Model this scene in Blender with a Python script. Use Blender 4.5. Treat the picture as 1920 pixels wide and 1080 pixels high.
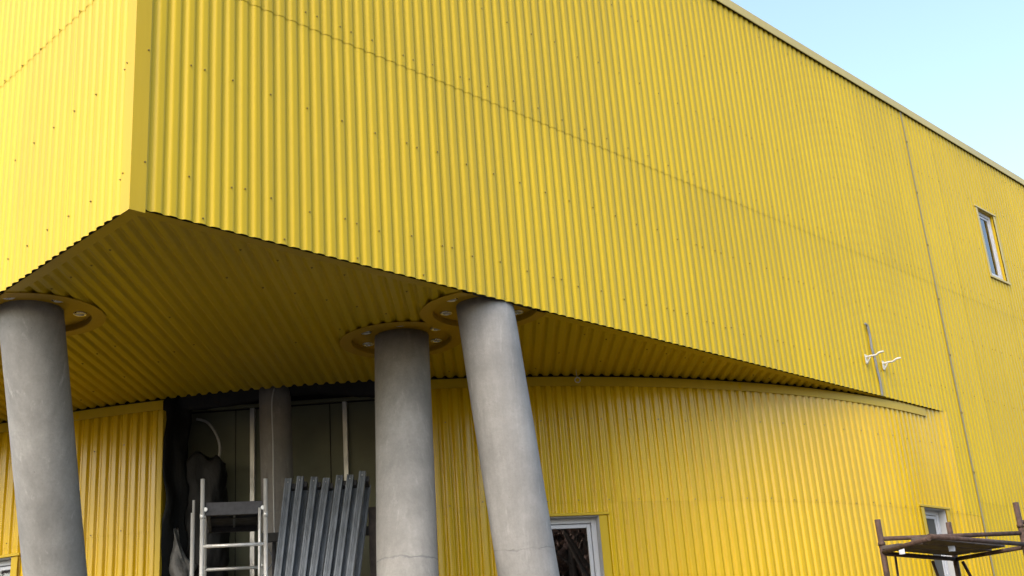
import bpy, bmesh, math, random
from mathutils import Vector, Matrix, noise
random.seed(7)
S = bpy.context.scene
for o in list(bpy.data.objects): bpy.data.objects.remove(o)
COL = S.collection
R = math.radians
# ------------------------------------------------------------------ camera
EYE = 1.55
yaw, pitch, roll = 0.8109, 0.3375, -0.0766
fw = Vector((math.cos(pitch)*math.sin(yaw), math.cos(pitch)*math.cos(yaw), math.sin(pitch)))
rt = fw.cross(Vector((0, 0, 1))).normalized(); up = rt.cross(fw)
rx = math.cos(roll)*rt + math.sin(roll)*up; uy = -math.sin(roll)*rt + math.cos(roll)*up
cd = bpy.data.cameras.new('camera'); cam = bpy.data.objects.new('camera', cd); COL.objects.link(cam)
M = Matrix((rx, uy, -fw)).transposed().to_4x4(); M.translation = Vector((-4.030, -7.787, EYE))
cam.matrix_world = M
cd.sensor_width = 36; cd.lens = 2214.95/1920*36; cd.clip_start = .1; cd.clip_end = 3000
S.camera = cam
# ------------------------------------------------------------------ light
SUN_AZ = R(254)      # compass-like: 0 = +Y, clockwise
SUN_EL = R(42)
sd = Vector((math.sin(SUN_AZ)*math.cos(SUN_EL), math.cos(SUN_AZ)*math.cos(SUN_EL), math.sin(SUN_EL)))
W = bpy.data.worlds.new('World'); S.world = W; W.use_nodes = True
wn = W.node_tree.nodes; wl = W.node_tree.links; wn.clear()
sky = wn.new('ShaderNodeTexSky'); sky.sky_type = 'NISHITA'; sky.sun_disc = False
sky.sun_elevation = SUN_EL; sky.sun_rotation = SUN_AZ
sky.air_density = 1.2; sky.dust_density = 3.2; sky.ozone_density = .4
bg = wn.new('ShaderNodeBackground'); bg.inputs[1].default_value = .15
wo = wn.new('ShaderNodeOutputWorld'); wl.new(sky.outputs[0], bg.inputs[0]); wl.new(bg.outputs[0], wo.inputs[0])
sl = bpy.data.lights.new('sun', 'SUN'); sl.energy = .5; sl.angle = R(60); sl.color = (1, .96, .9)
so = bpy.data.objects.new('sun', sl); COL.objects.link(so)
so.rotation_euler = (-sd).to_track_quat('-Z', 'Y').to_euler(); so.location = sd*60
S.render.engine = 'CYCLES'
vs = S.view_settings; vs.view_transform = 'Standard'; vs.look = 'None'; vs.gamma = 1; vs.exposure = 1.52
vs.use_curve_mapping = False

# ------------------------------------------------------------------ helpers
def tag(o, label=None, cat=None, group=None, kind=None):
    if label: o['label'] = label
    if cat: o['category'] = cat
    if group: o['group'] = group
    if kind: o['kind'] = kind
    return o
def empty(name, loc=(0, 0, 0), rz=0, parent=None):
    o = bpy.data.objects.new(name, None); COL.objects.link(o); o.location = loc; o.rotation_euler.z = rz
    o.empty_display_size = .2
    if parent: o.parent = parent
    return o
def obj(name, bm, mat, parent=None, smooth=False, keep=False):
    me = bpy.data.meshes.new(name)
    if isinstance(bm, bmesh.types.BMesh):
        bm.normal_update(); bm.to_mesh(me); bm.free()
    else:
        me.from_pydata(bm[0], [], bm[1])
    me.update()
    for m in (mat if isinstance(mat, (list, tuple)) else [mat]): me.materials.append(m)
    if smooth: me.polygons.foreach_set('use_smooth', [True]*len(me.polygons))
    o = bpy.data.objects.new(name, me); COL.objects.link(o)
    if parent: o.parent = parent
    return o
def frame_mat(p, t, n):
    """matrix with x = t, y = -n (into the wall), z = up at p"""
    t = Vector(t).normalized(); n = Vector(n).normalized(); z = t.cross(-n)
    m = Matrix((t, -n, z)).transposed().to_4x4(); m.translation = Vector(p); return m
def box(bm, a, b, mx=None, bev=0):
    a, b = Vector(a), Vector(b)
    r = bmesh.ops.create_cube(bm, size=1)
    vs_ = r['verts']
    for v in vs_:
        v.co = Vector((a[i] + (v.co[i]+.5)*(b[i]-a[i]) for i in range(3)))
    if bev:
        es = list({e for v in vs_ for e in v.link_edges})
        r2 = bmesh.ops.bevel(bm, geom=es, offset=bev, segments=1, affect='EDGES', profile=.5)
        vs_ = list({v for f in r2['faces'] for v in f.verts} | {v for v in vs_ if v.is_valid})
    if mx is not None:
        for v in vs_: v.co = mx @ v.co
    return vs_
def tube(bm, pts, rad, seg=10, cap=True):
    pts = [Vector(p) for p in pts]; n = len(pts)
    rads = rad if isinstance(rad, (list, tuple)) else [rad]*n
    rings = []; ref = None
    for i, p in enumerate(pts):
        d = (pts[min(i+1, n-1)] - pts[max(i-1, 0)]).normalized()
        if ref is None:
            ref = d.orthogonal().normalized()
        ref = (ref - d*ref.dot(d)).normalized(); b = d.cross(ref)
        rings.append([bm.verts.new(p + rads[i]*(math.cos(k*2*math.pi/seg)*ref + math.sin(k*2*math.pi/seg)*b)) for k in range(seg)])
    fs = []
    for i in range(n-1):
        for k in range(seg):
            f = bm.faces.new((rings[i][k], rings[i][(k+1) % seg], rings[i+1][(k+1) % seg], rings[i+1][k])); f.smooth = True
    if cap:
        bm.faces.new(rings[0][::-1]); bm.faces.new(rings[-1])
def nb(): return bmesh.new()
def one_tube(name, pts, rad, mat, parent=None, seg=10):
    b = nb(); tube(b, pts, rad, seg); return obj(name, b, mat, parent)
def one_box(name, a, b_, mat, parent=None, mx=None, bev=0):
    b = nb(); box(b, a, b_, mx, bev); return obj(name, b, mat, parent)

# ------------------------------------------------------------------ materials
def mat(name, base=(.5, .5, .5), rough=.5, metal=0, ior=1.5):
    m = bpy.data.materials.new(name); m.use_nodes = True
    n = m.node_tree.nodes; p = n['Principled BSDF']
    p.inputs['Base Color'].default_value = (*base, 1); p.inputs['Roughness'].default_value = rough
    p.inputs['Metallic'].default_value = metal; p.inputs['IOR'].default_value = ior
    return m, m.node_tree, p
def nd(t, typ, **kw):
    n = t.nodes.new(typ)
    for k, v in kw.items():
        if k.startswith('i_'): n.inputs[int(k[2:])].default_value = v
        else: setattr(n, k, v)
    return n
def noisef(t, scale, detail=4, rough=.55, vec=None, stretch=None):
    n = nd(t, 'ShaderNodeTexNoise'); n.inputs['Scale'].default_value = scale
    n.inputs['Detail'].default_value = detail; n.inputs['Roughness'].default_value = rough
    tc = nd(t, 'ShaderNodeTexCoord'); src = tc.outputs['Object']
    if stretch:
        mp = nd(t, 'ShaderNodeMapping'); mp.inputs['Scale'].default_value = stretch
        t.links.new(src, mp.inputs[0]); src = mp.outputs[0]
    t.links.new(src, n.inputs['Vector']); return n.outputs[0]
def ramp(t, f, stops):
    r = nd(t, 'ShaderNodeValToRGB'); e = r.color_ramp.elements
    while len(e) < len(stops): e.new(.5)
    for i, (p, c) in enumerate(stops):
        e[i].position = p; e[i].color = (*c, 1) if len(c) == 3 else c
    t.links.new(f, r.inputs[0]); return r.outputs[0]
def mix(t, a, b, f, mode='MIX'):
    m = nd(t, 'ShaderNodeMix', data_type='RGBA', blend_type=mode)
    for i, v in ((6, a), (7, b), (0, f)):
        if hasattr(v, 'links'): t.links.new(v, m.inputs[i])
        else: m.inputs[i].default_value = (*v, 1) if isinstance(v, tuple) else v
    return m.outputs[2]
def g(v): return (v, v, v)
def bump(t, p, h, strength, dist=.01):
    b = nd(t, 'ShaderNodeBump'); b.inputs['Strength'].default_value = strength; b.inputs['Distance'].default_value = dist
    t.links.new(h, b.inputs['Height']); t.links.new(b.outputs[0], p.inputs['Normal'])

def paint(name, base, rough=.36):
    m, t, p = mat(name, base, rough); p.inputs['Specular IOR Level'].default_value = .32
    oi = nd(t, 'ShaderNodeObjectInfo')
    v1 = ramp(t, noisef(t, .6, 5), [(.3, g(.93)), (.7, g(1.03))])
    v2 = ramp(t, noisef(t, 2.2, 6, .65, stretch=(6, 6, .25)), [(.35, g(.95)), (.65, g(1.02))])
    v3 = ramp(t, oi.outputs['Random'], [(0, g(.94)), (1, g(1.03))])
    c = mix(t, base, v1, 1.0, 'MULTIPLY'); c = mix(t, c, v2, 1.0, 'MULTIPLY'); c = mix(t, c, v3, 1.0, 'MULTIPLY')
    dust = ramp(t, noisef(t, 9, 6, .7, stretch=(1, 1, .5)), [(.55, g(0)), (.85, g(.05))])
    c = mix(t, c, (.42, .36, .20), dust)
    t.links.new(c, p.inputs['Base Color'])
    t.links.new(ramp(t, noisef(t, 1.2, 3), [(.3, g(rough-.03)), (.7, g(rough+.04))]), p.inputs['Roughness'])
    return m
M_YEL = paint('yellow_paint', (.51, .356, .002), .40); M_YEL2 = paint('glossy_yellow_paint', (.56, .362, .001), .18); M_YEL2.node_tree.nodes['Principled BSDF'].inputs['Specular IOR Level'].default_value = .38
M_TRIM = paint('yellow_trim_paint', (.49, .335, .006), .42)
M_COLLAR = paint('ochre_paint', (.42, .255, .008), .5)
M_CAP = paint('pale_cap_paint', (.50, .40, .12), .4)
M_SCREW, _, _ = mat('screw_head', (.22, .155, .03), .5, .3)
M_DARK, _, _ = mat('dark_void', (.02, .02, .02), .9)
M_CORE, _, _ = mat('insulation_core', (.08, .08, .075), .95)
M_PVC, _, _ = mat('white_pvc', (.50, .52, .56), .3)
M_REV, _, _ = mat('grey_reveal', (.40, .41, .42), .5)
M_BLIND, _, _ = mat('pale_blind', (.70, .76, .84), .8)
M_JOINT, _, _ = mat('grey_yellow_strip', (.22, .19, .10), .5)

def concrete(name, ring=None, seed=0.0, base=(.40, .405, .40)):
    m, t, p = mat(name, base, .82)
    a = ramp(t, noisef(t, 1.3+seed*.1, 8, .62), [(.3, g(.70)), (.7, g(1.12))])
    b = ramp(t, noisef(t, 5, 8, .7, stretch=(2.2, 2.2, .25)), [(.3, g(.84)), (.7, g(1.08))])
    c = mix(t, base, a, 1.0, 'MULTIPLY'); c = mix(t, c, b, 1.0, 'MULTIPLY')
    fine = ramp(t, noisef(t, 38, 8, .75), [(.3, g(.88)), (.7, g(1.07))]); c = mix(t, c, fine, 1.0, 'MULTIPLY')
    blot = ramp(t, noisef(t, 3.4+seed*.2, 7, .68), [(.42, g(0)), (.66, g(.38))]); c = mix(t, c, tuple(v*.62 for v in base), blot)
    lime = ramp(t, noisef(t, 6.5, 8, .72, stretch=(1.6, 1.6, .35)), [(.58, g(0)), (.72, g(.5))]); c = mix(t, c, tuple(min(.6, v*1.5) for v in base), lime)
    # small pits left by air bubbles
    vo = nd(t, 'ShaderNodeTexVoronoi'); vo.inputs['Scale'].default_value = 14
    tc = nd(t, 'ShaderNodeTexCoord'); t.links.new(tc.outputs['Object'], vo.inputs['Vector'])
    pit = ramp(t, vo.outputs['Distance'], [(.05, g(1)), (.10, g(0))])
    gate = ramp(t, noisef(t, 3.1, 3), [(.52, g(0)), (.60, g(1))])
    pm = nd(t, 'ShaderNodeMath', operation='MULTIPLY'); t.links.new(pit, pm.inputs[0]); t.links.new(gate, pm.inputs[1])
    c = mix(t, c, (.17, .165, .16), pm.outputs[0])
    hsrc = pm.outputs[0]
    if ring:
        z0, sx, sy = ring
        sp = nd(t, 'ShaderNodeSeparateXYZ'); t.links.new(tc.outputs['Object'], sp.inputs[0])
        def mth(op, a_, b_):
            n = nd(t, 'ShaderNodeMath', operation=op)
            for i, v in enumerate((a_, b_)):
                if hasattr(v, 'links'): t.links.new(v, n.inputs[i])
                elif v is not None: n.inputs[i].default_value = v
            return n.outputs[0]
        q = mth('ADD', sp.outputs[2], mth('ADD', mth('MULTIPLY', sp.outputs[0], sx), mth('MULTIPLY', sp.outputs[1], sy)))
        q = mth('ADD', q, mth('MULTIPLY', mth('SUBTRACT', noisef(t, 7, 5), .5), .10))
        d = mth('ABSOLUTE', mth('SUBTRACT', q, z0), None)
        line = ramp(t, d, [(.0, g(1)), (.012, g(0))])
        brk = ramp(t, noisef(t, 4.3, 4), [(.36, g(.15)), (.55, g(.8))])
        lm = mth('MULTIPLY', line, brk)
        c = mix(t, c, (.13, .13, .13), lm)
        hsrc = mth('ADD', hsrc, lm)
    t.links.new(c, p.inputs['Base Color'])
    h1 = noisef(t, 25, 8, .7)
    sub = nd(t, 'ShaderNodeMath', operation='SUBTRACT'); t.links.new(h1, sub.inputs[0]); t.links.new(hsrc, sub.inputs[1])
    bump(t, p, sub.outputs[0], .35, .012)
    return m
def metal(name, base, rough, sc=20, metallic=1.0, lo=.75, hi=1.1, stretch=(1, 1, .1)):
    m, t, p = mat(name, base, rough, metallic)
    v = ramp(t, noisef(t, sc, 6, .65, stretch=stretch), [(.3, g(lo)), (.7, g(hi))])
    t.links.new(mix(t, base, v, 1.0, 'MULTIPLY'), p.inputs['Base Color'])
    t.links.new(ramp(t, noisef(t, sc*.6, 4), [(.3, g(max(.05, rough-.1))), (.7, g(rough+.12))]), p.inputs['Roughness'])
    return m
M_ALU = metal('aluminium_tube', (.62, .62, .59), .42, metallic=.45)
M_GALV = metal('galvanised_profile', (.165, .185, .205), .5, 12, .55, .65, 1.25)
M_STUD = metal('steel_stud', (.62, .62, .60), .45, metallic=.6)
M_SPOT = metal('spotlight_rim', (.75, .75, .73), .3)
M_DECK = metal('dark_deck', (.03, .03, .034), .6, 15, 0.0, .6, 1.4, None)
M_RUST = metal('rusty_steel', (.060, .035, .026), .75, 18, .2, .45, 1.7, None)
M_WOOD = metal('old_plank', (.065, .05, .042), .8, 9, 0.0, .5, 1.5, (1, 1, 1))
M_FILM, ft, fp = mat('black_film', (.006, .006, .006), .55); fp.inputs['Specular IOR Level'].default_value = .25
bump(ft, fp, noisef(ft, 9, 6, .6, stretch=(1, 1, .5)), .6, .03)
M_FILM2, ft, fp = mat('grey_plastic_film', (.10, .10, .095), .4)
bump(ft, fp, noisef(ft, 11, 6, .65), .7, .03)
M_HOSE, _, _ = mat('pale_hose', (.42, .42, .40), .5)
M_CABLE, _, _ = mat('grey_cable', (.17, .18, .19), .6)
M_WHITE, _, _ = mat('white_enamel', (.50, .50, .47), .35)
M_TAG, _, _ = mat('white_tag', (.55, .58, .62), .6)
M_DRY, dt, dp = mat('green_drywall', (.15, .155, .105), .9)
dt.links.new(mix(dt, (.15, .155, .105), ramp(dt, noisef(dt, 1.5, 5), [(.3, g(.8)), (.7, g(1.15))]), 1.0, 'MULTIPLY'), dp.inputs['Base Color'])
M_LENS, _, _ = mat('spot_glass', (.35, .37, .38), .12)
def glass(tint=(.42, .44, .43), ior=2.6):
    m = bpy.data.materials.new('window_glass'); m.use_nodes = True; t = m.node_tree; t.nodes.clear()
    o = nd(t, 'ShaderNodeOutputMaterial'); mx = nd(t, 'ShaderNodeMixShader'); fr = nd(t, 'ShaderNodeFresnel')
    fr.inputs[0].default_value = ior
    tr = nd(t, 'ShaderNodeBsdfTransparent'); tr.inputs[0].default_value = (*tint, 1)
    gl = nd(t, 'ShaderNodeBsdfGlossy'); gl.inputs['Roughness'].default_value = .015
    t.links.new(fr.outputs[0], mx.inputs[0]); t.links.new(tr.outputs[0], mx.inputs[1]); t.links.new(gl.outputs[0], mx.inputs[2])
    t.links.new(mx.outputs[0], o.inputs[0]); return m
M_GLASS = glass((.5, .5, .48), 3.0); M_GLASS2 = glass((.9, .92, .95), 3.0)

# ------------------------------------------------------------------ ground
m, t, p = mat('yard_soil', (.16, .14, .115), .95)
c = ramp(t, noisef(t, .35, 8, .65), [(.3, (.031, .026, .021)), (.5, (.050, .043, .036)), (.7, (.080, .072, .062))])
c = mix(t, c, ramp(t, noisef(t, 12, 6, .7), [(.3, g(.75)), (.7, g(1.2))]), 1.0, 'MULTIPLY')
t.links.new(c, p.inputs['Base Color']); bump(t, p, noisef(t, 6, 8, .7), .6, .08)
N = 60; L = 1500.
def gz(x, y):
    r = math.hypot(x-5, y-2)
    return 0 if r < 40 else min(1, (r-40)/200)*2.5*noise.noise(Vector((x*.006, y*.006, 3)))
ax = [math.copysign(abs(i/N)**2.4, i)*L for i in range(-N, N+1)]
vv = [(x+5, y+2, gz(x+5, y+2)) for y in ax for x in ax]; K = 2*N+1
ff = [(j*K+i, j*K+i+1, (j+1)*K+i+1, (j+1)*K+i) for j in range(K-1) for i in range(K-1)]
tag(obj('ground', (vv, ff), m, smooth=True), kind='structure')

# ------------------------------------------------------------------ the building
ZS = 5.35                      # underside of the overhang
ZR0, ZR1 = 10.785, 10.925       # roof flashing
B = tag(empty('yellow_building', (0, 0, 0)), 'large yellow corrugated metal building with overhanging upper storey on concrete columns', 'building')
PITCH, DEP = .1302, .0195
HP = [0, .005, .010, .015, .020, .026, .032, .039, .047, .056, .0651]          # half of a rib: valley to crest
SHARP = False
def prof(x):
    x = abs(x)
    if SHARP:
        q = max(0, min(1, (x-.006)/.036)); return q*q*(3-2*q)
    if x <= .005: return 0.
    q = min(1, (x-.005)/.040); q = q*q*(3-2*q)
    return .90*q + .10*math.sin(min(1, x/.0651)*math.pi/2)
OFFS = sorted(set([round(v, 4) for v in HP] + [round(PITCH-v, 4) for v in HP if v > 0]))
def ribs(s0, s1, phase=0.):
    out = [s0]; k0 = math.floor((s0-phase)/PITCH)-1
    k = k0
    while phase + k*PITCH < s1:
        for o_ in OFFS:
            s = phase + k*PITCH + o_
            if s0+1e-4 < s < s1-1e-4: out.append(s)
        k += 1
    out.append(s1)
    def h(s):
        x = (s-phase) % PITCH
        return prof(min(x, PITCH-x))
    return [(s, h(s)) for s in out]
def sheet(name, path, s0, s1, z0, z1, parent, material, off=0., holes=(), phase=0.):
    """one corrugated sheet standing on a plan path; holes = [(s0,s1,z0,z1)]"""
    ss = dict(ribs(s0, s1, phase))
    zs = {z0, z1}
    for a, b_, c_, d_ in holes:
        if b_ > s0 and a < s1:
            for q in (a, b_):
                if s0 < q < s1 and min(abs(q-k) for k in ss) > 1e-4:
                    x = (q-phase) % PITCH; ss[q] = prof(min(x, PITCH-x))
            for q in (c_, d_):
                if z0 < q < z1: zs.add(q)
    k_ = z0+.42
    while k_ < z1-.2:
        if min(abs(k_-q) for q in zs) > .08: zs.add(k_)
        k_ += .42
    ss = sorted(ss.items()); zs = sorted(zs); sd_ = 7.3
    V = []; F = []; nz = len(zs)
    for s, h in ss:
        x, y, nx, ny = path(s); d = off + h*(DEP if not SHARP else .0195+(DEP-.0195)*max(0, min(1, (s+.4)/2.4)))
        for z in zs:
            w_ = (.5 if SHARP else 1)*.0022*noise.noise(Vector((s*1.3+sd_, z*.9, sd_))) + (0 if SHARP else .0010)*noise.noise(Vector((s*4, z*2, sd_)))
            V.append((x+nx*(d+w_), y+ny*(d+w_), z))
    for i in range(len(ss)-1):
        sm = (ss[i][0]+ss[i+1][0])/2
        for j in range(nz-1):
            zm = (zs[j]+zs[j+1])/2
            if any(a < sm < b_ and c_ < zm < d_ for a, b_, c_, d_ in holes): continue
            F.append((i*nz+j, (i+1)*nz+j, (i+1)*nz+j+1, i*nz+j+1))
    return obj(name, (V, F), material, parent, smooth=True)
def run(path, S0, S1, z0, z1, parent, material, off=0., holes=(), width=8, phase=0., name='cladding_sheet'):
    w = width*PITCH; s = S0
    k = 0
    while s < S1-.02:
        e = min(s+w, S1)
        if S1-e < .15: e = S1
        sheet(name, path, s, e, z0, z1, parent, material, off + (0.0012 if k % 2 else 0), holes, phase)
        s = e; k += 1
def screw_mesh(name, spots, parent, r=.0090):
    """spots: (pos, normal)"""
    V = []; F = []
    for p_, n_ in spots:
        n_ = Vector(n_).normalized(); a = n_.orthogonal().normalized(); b_ = n_.cross(a); base = len(V)
        for rr, hh in ((r, 0.0), (r, .003), (r*.55, .004), (r*.5, .011)):
            for k in range(6):
                an = k*math.pi/3
                V.append(tuple(Vector(p_) + n_*hh + rr*(math.cos(an)*a + math.sin(an)*b_)))
        for l in range(3):
            for k in range(6):
                F.append((base+l*6+k, base+l*6+(k+1) % 6, base+(l+1)*6+(k+1) % 6, base+(l+1)*6+k))
        F.append(tuple(base+18+k for k in range(6)))
    return tag(obj(name, (V, F), M_SCREW, parent), kind='stuff')

XE, YE = 30., 13.       # extents of the two straight walls
XJ = 14.29              # expansion joint
main_path = lambda s: (s, 0., 0., -1.)
side_path = lambda s: (0., s, -1., 0.)
CXc, CYc, CR = 12.65, 11.795, 11.75
def low_path(s):
    if s >= 0:
        th = -math.pi/2 - s/CR
        c_, s_ = math.cos(th), math.sin(th)
        return (CXc+CR*c_, CYc+CR*s_, c_, s_)
    q = max(0, min(1, (-s-.70)/.44)); q = q*q*(3-2*q)
    return (CXc-s, .045-.043*q, 0., -1.)
# -- upper storey: core walls (insulation box behind the sheets)
WIN_UP = (16.82, 17.50, 8.27, 9.60)
b = nb()
box(b, (.17, .17, ZS+.12), (WIN_UP[0], .35, 10.80)); box(b, (WIN_UP[0], .17, WIN_UP[3]), (WIN_UP[1], .35, 10.80))
box(b, (WIN_UP[0], .17, ZS+.12), (WIN_UP[1], .35, WIN_UP[2])); box(b, (WIN_UP[1], .17, ZS+.12), (XE, .35, 10.80))
box(b, (WIN_UP[0]-.1, .60, WIN_UP[2]-.1), (WIN_UP[1]+.1, .62, WIN_UP[3]+.1))
box(b, (12.8, .17, 0), (XE, .35, ZS+.12))
main_wall = obj('main_wall', b, M_CORE, B)
b = nb(); box(b, (.17, .35, ZS+.12), (.35, YE, 10.80)); side_wall = obj('side_wall', b, M_CORE, B)
b = nb(); box(b, (.36, .36, 10.70), (XE, YE, 10.795)); obj('roof', b, M_CORE, B)
b = nb(); box(b, (XE-.02, .36, 0), (XE+.1, YE, 10.79)); box(b, (.2, YE+.001, 0), (XE, YE+.1, 10.79)); obj('rear_wall', b, M_CORE, B)
b = nb(); box(b, (.171, .171, ZS+.20), (XE-.03, YE, ZS+.26)); obj('floor_slab', b, M_CORE, B)
# -- upper storey: sheets in two rows with a lap at the seam
ZSEAM = 7.61; ZL = 3.785
hole_up = [(WIN_UP[0]-.02, WIN_UP[1]+.02, WIN_UP[2]-.02, WIN_UP[3]+.02)]
run(main_path, .085, 13.76, ZS+.004, ZSEAM+.03, main_wall, M_YEL, 0., phase=.022)
sheet('cladding_sheet', main_path, 13.76, XJ, ZL-.02, ZSEAM+.03, main_wall, M_YEL, .0012, (), .022)
run(main_path, .085, XJ, ZSEAM-.02, 10.80, main_wall, M_YEL, .0045, phase=.022)
run(main_path, XJ, XE, 3.985, ZSEAM+.03, main_wall, M_YEL, .001, hole_up, phase=.022)
run(main_path, XJ, XE, ZSEAM-.02, 10.80, main_wall, M_YEL, .0055, hole_up, phase=.022)
run(main_path, XJ, XE, .25, 4.01, main_wall, M_YEL, -.003, phase=.022)
run(side_path, .075, YE, ZS+.004, ZSEAM+.03, side_wall, M_YEL, 0., phase=.05)
run(side_path, .075, YE, ZSEAM-.02, 10.80, side_wall, M_YEL, .0045, phase=.05)
# -- corner angle, roof flashing, joint strip
b = nb()
pts2 = [(.102, -.030), (.099, -.036), (-.036, -.036), (-.036, .110), (-.030, .112)]
z0, z1 = ZS-.035, 10.90
V = [(x, y, z) for z in (z0, z1) for x, y in pts2]
F = [(i, i+1, i+6, i+5) for i in range(4)]
obj('corner_trim', (V, F), M_TRIM, B)
def strip(name, poly, axis, a, e, material, parent, steps=1):
    """extrude an open cross-section (d outward, z) along a wall; axis 'x' or 'y'"""
    V = []; F = []; n = len(poly)
    for k in range(steps+1):
        q = a+(e-a)*k/steps
        for d, z in poly:
            V.append((q, -d, z) if axis == 'x' else (-d, q, z))
    for k in range(steps):
        for i in range(n-1):
            F.append((k*n+i, k*n+i+1, (k+1)*n+i+1, (k+1)*n+i))
    return obj(name, (V, F), material, parent)
cap = [(.046, ZR0), (.056, ZR0-.004), (.060, ZR0+.004), (.060, ZR1), (.055, ZR1+.006), (-.40, ZR1-.03), (-.40, ZR1-.06)]
q = -.05; k = 0
while q < XE:
    e = min(q+2.43, XE); strip('roof_flashing', [(d+.001*(k % 2), z+.001*(k % 2)) for d, z in cap], 'x', q, e+.03, M_CAP, B); q = e; k += 1
q = -.05
while q < YE:
    e = min(q+2.43, YE); strip('roof_flashing', [(d+.001*(k % 2), z+.001*(k % 2)) for d, z in cap], 'y', q, e+.03, M_CAP, B); q = e; k += 1
b = nb()
V = [(XJ-.030, -.030, .25), (XJ-.014, -.035, .25), (XJ, -.040, .25), (XJ+.014, -.035, .25), (XJ+.030, -.030, .25)]
V = V + [(x, y, ZR1+.012 if i == 0 else ZR1+.012) for i, (x, y, z) in enumerate(V)]
joint = obj('joint_strip', (V, [(i, i+1, i+6, i+5) for i in range(4)]), M_JOINT, B)
screw_mesh('screws', [((XJ, -.040, z), (0, -1, 0)) for z in [.6+.96*k for k in range(11)]], joint, .024)
sp = []
rnd = random.Random(3)
for z in (5.745, 6.745, 7.735, 8.73, 9.72, 10.6):
    x = .522
    while x < XE-.2:
        if not (WIN_UP[0]-.1 < x < WIN_UP[1]+.1 and WIN_UP[2]-.1 < z < WIN_UP[3]+.1) and abs(x-XJ) > .06:
            xx = round((x-.022-PITCH/2)/PITCH)*PITCH+.022 + rnd.uniform(-.006, .006)
            zz = z + rnd.gauss(0, .014)
            sp.append(((xx+PITCH/2*0, -.0, zz), (0, -1, 0)))
            if rnd.random() < .22: sp.append(((xx+PITCH, 0, zz+rnd.gauss(0, .012)), (0, -1, 0)))
        x += 3*PITCH
    sp.append(((.080, -.036, z), (0, -1, 0)))
sp = [((x, -.0240 if x > .2 else y, z), n_) for (x, y, z), n_ in sp]
sp = [((x+PITCH/2 if x > .2 else x, y, z), n_) for (x, y, z), n_ in sp]
for x in (.52, 1.3, 2.08, 2.86): sp.append(((round((x-.022)/PITCH)*PITCH+.022+PITCH/2, -.022, ZS+.05), (0, -1, 0)))
screw_mesh('screws', sp, main_wall)
sp = []
for z in (5.63, 6.61, 7.60, 8.6, 9.6):
    y = .53
    while y < 9:
        sp.append(((-.0240, round((y-.05)/PITCH)*PITCH+.05+PITCH/2, z + rnd.gauss(0, .01)), (-1, 0, 0))); y += 3*PITCH
    sp += [((-.036, .085, z+.03), (-1, 0, 0)), ((-.0240, .115+.03, z), (-1, 0, 0))]
screw_mesh('screws', sp, side_wall)

# -- overhang underside: ribs run at 45 degrees
soffit = empty('soffit', (0, 0, 0), 0, B)
E0 = .060
def soffit_line(tt):
    """tt = (x-y)/sqrt2 ; start and end of that line on the plan"""
    q = tt*math.sqrt(2)
    st = Vector((E0, E0-q)) if q < 0 else Vector((E0+q, E0))
    d = Vector((1, 1)).normalized(); o_ = st-Vector((CXc, CYc)); rr = CR+.012
    if st.x > CXc or st.y > CYc: return None
    bq = o_.dot(d); cc = o_.dot(o_)-rr*rr; di = bq*bq-cc
    if di <= 0 or cc <= 0: return None
    e = -bq-math.sqrt(di)
    if e <= .002: return None
    return st, st+d*e
COLL = [(.476, 2.805), (4.068, .305), (4.010, 1.561)]     # ordered along the ribs
def soffit_cuts(ln):
    d = (ln[1]-ln[0]); L_ = d.length; d = d/L_; out = [0.]
    for c_ in COLL:
        v = Vector(c_)-ln[0]; tc = v.dot(d); ds = abs(v.x*d.y-v.y*d.x); hf = math.sqrt(.60**2-ds*ds) if ds < .60 else 0.
        out += [max(out[-1], min(L_, max(0, tc-hf))), min(L_, max(0, tc+hf))]
    out.append(L_); return [ln[0]+d*q for q in out]
tt = -7.6; k = 0; SHARP = True; DEP = .026
while tt < 8.9:
    pr = ribs(tt, tt+8*PITCH, .03); V = []; F = []
    prev = None
    for s, h in pr:
        ln = soffit_line(s)
        if ln is None: prev = None; continue
        z = ZS + .028 - h*DEP + (.0012 if k % 2 else 0)
        i = len(V); V += [(c_.x, c_.y, z) for c_ in soffit_cuts(ln)]
        if prev is not None:
            for a_ in (0, 2, 4, 6):
                if (Vector(V[i+a_])-Vector(V[i+a_+1])).length > 1e-4 or (Vector(V[prev+a_])-Vector(V[prev+a_+1])).length > 1e-4:
                    F.append((prev+a_, i+a_, i+a_+1, prev+a_+1))
        prev = i
    if F: obj('soffit_sheet', (V, F), M_YEL, soffit, smooth=True)
    tt += 8*PITCH; k += 1
SHARP = False; DEP = .0195
# edge trims under the overhang
for a_, e_ in ((0., 2.33), (3.28, YE)):
    c_ = max(a_, .115) if a_ == 0 else a_
    V = [(.007, a_, ZS), (.007, e_, ZS), (.115, c_, ZS), (.115, e_, ZS), (.115, c_, ZS+.02), (.115, e_, ZS+.02)]
    obj('soffit_trim', (V, [(0, 1, 3, 2), (2, 3, 5, 4)]), M_TRIM, soffit)
z_ = ZS-.001
V = [(.0, .007, z_), (3.48, .007, z_), (.115, .115, z_), (3.48, .115, z_), (.115, .115, ZS+.02), (3.48, .115, ZS+.02)]
obj('soffit_trim', (V, [(0, 1, 3, 2), (2, 3, 5, 4)]), M_TRIM, soffit)
V = [(4.65, .007, z_), (10.6, .007, z_), (13.75, .004, z_), (4.65, .115, z_), (9.9, .115, z_), (13.75, .0045, z_), (4.65, .115, ZS+.02), (9.9, .115, ZS+.02)]
obj('soffit_trim', (V, [(0, 1, 4, 3), (1, 2, 5, 4), (3, 4, 7, 6)]), M_TRIM, soffit)
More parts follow.
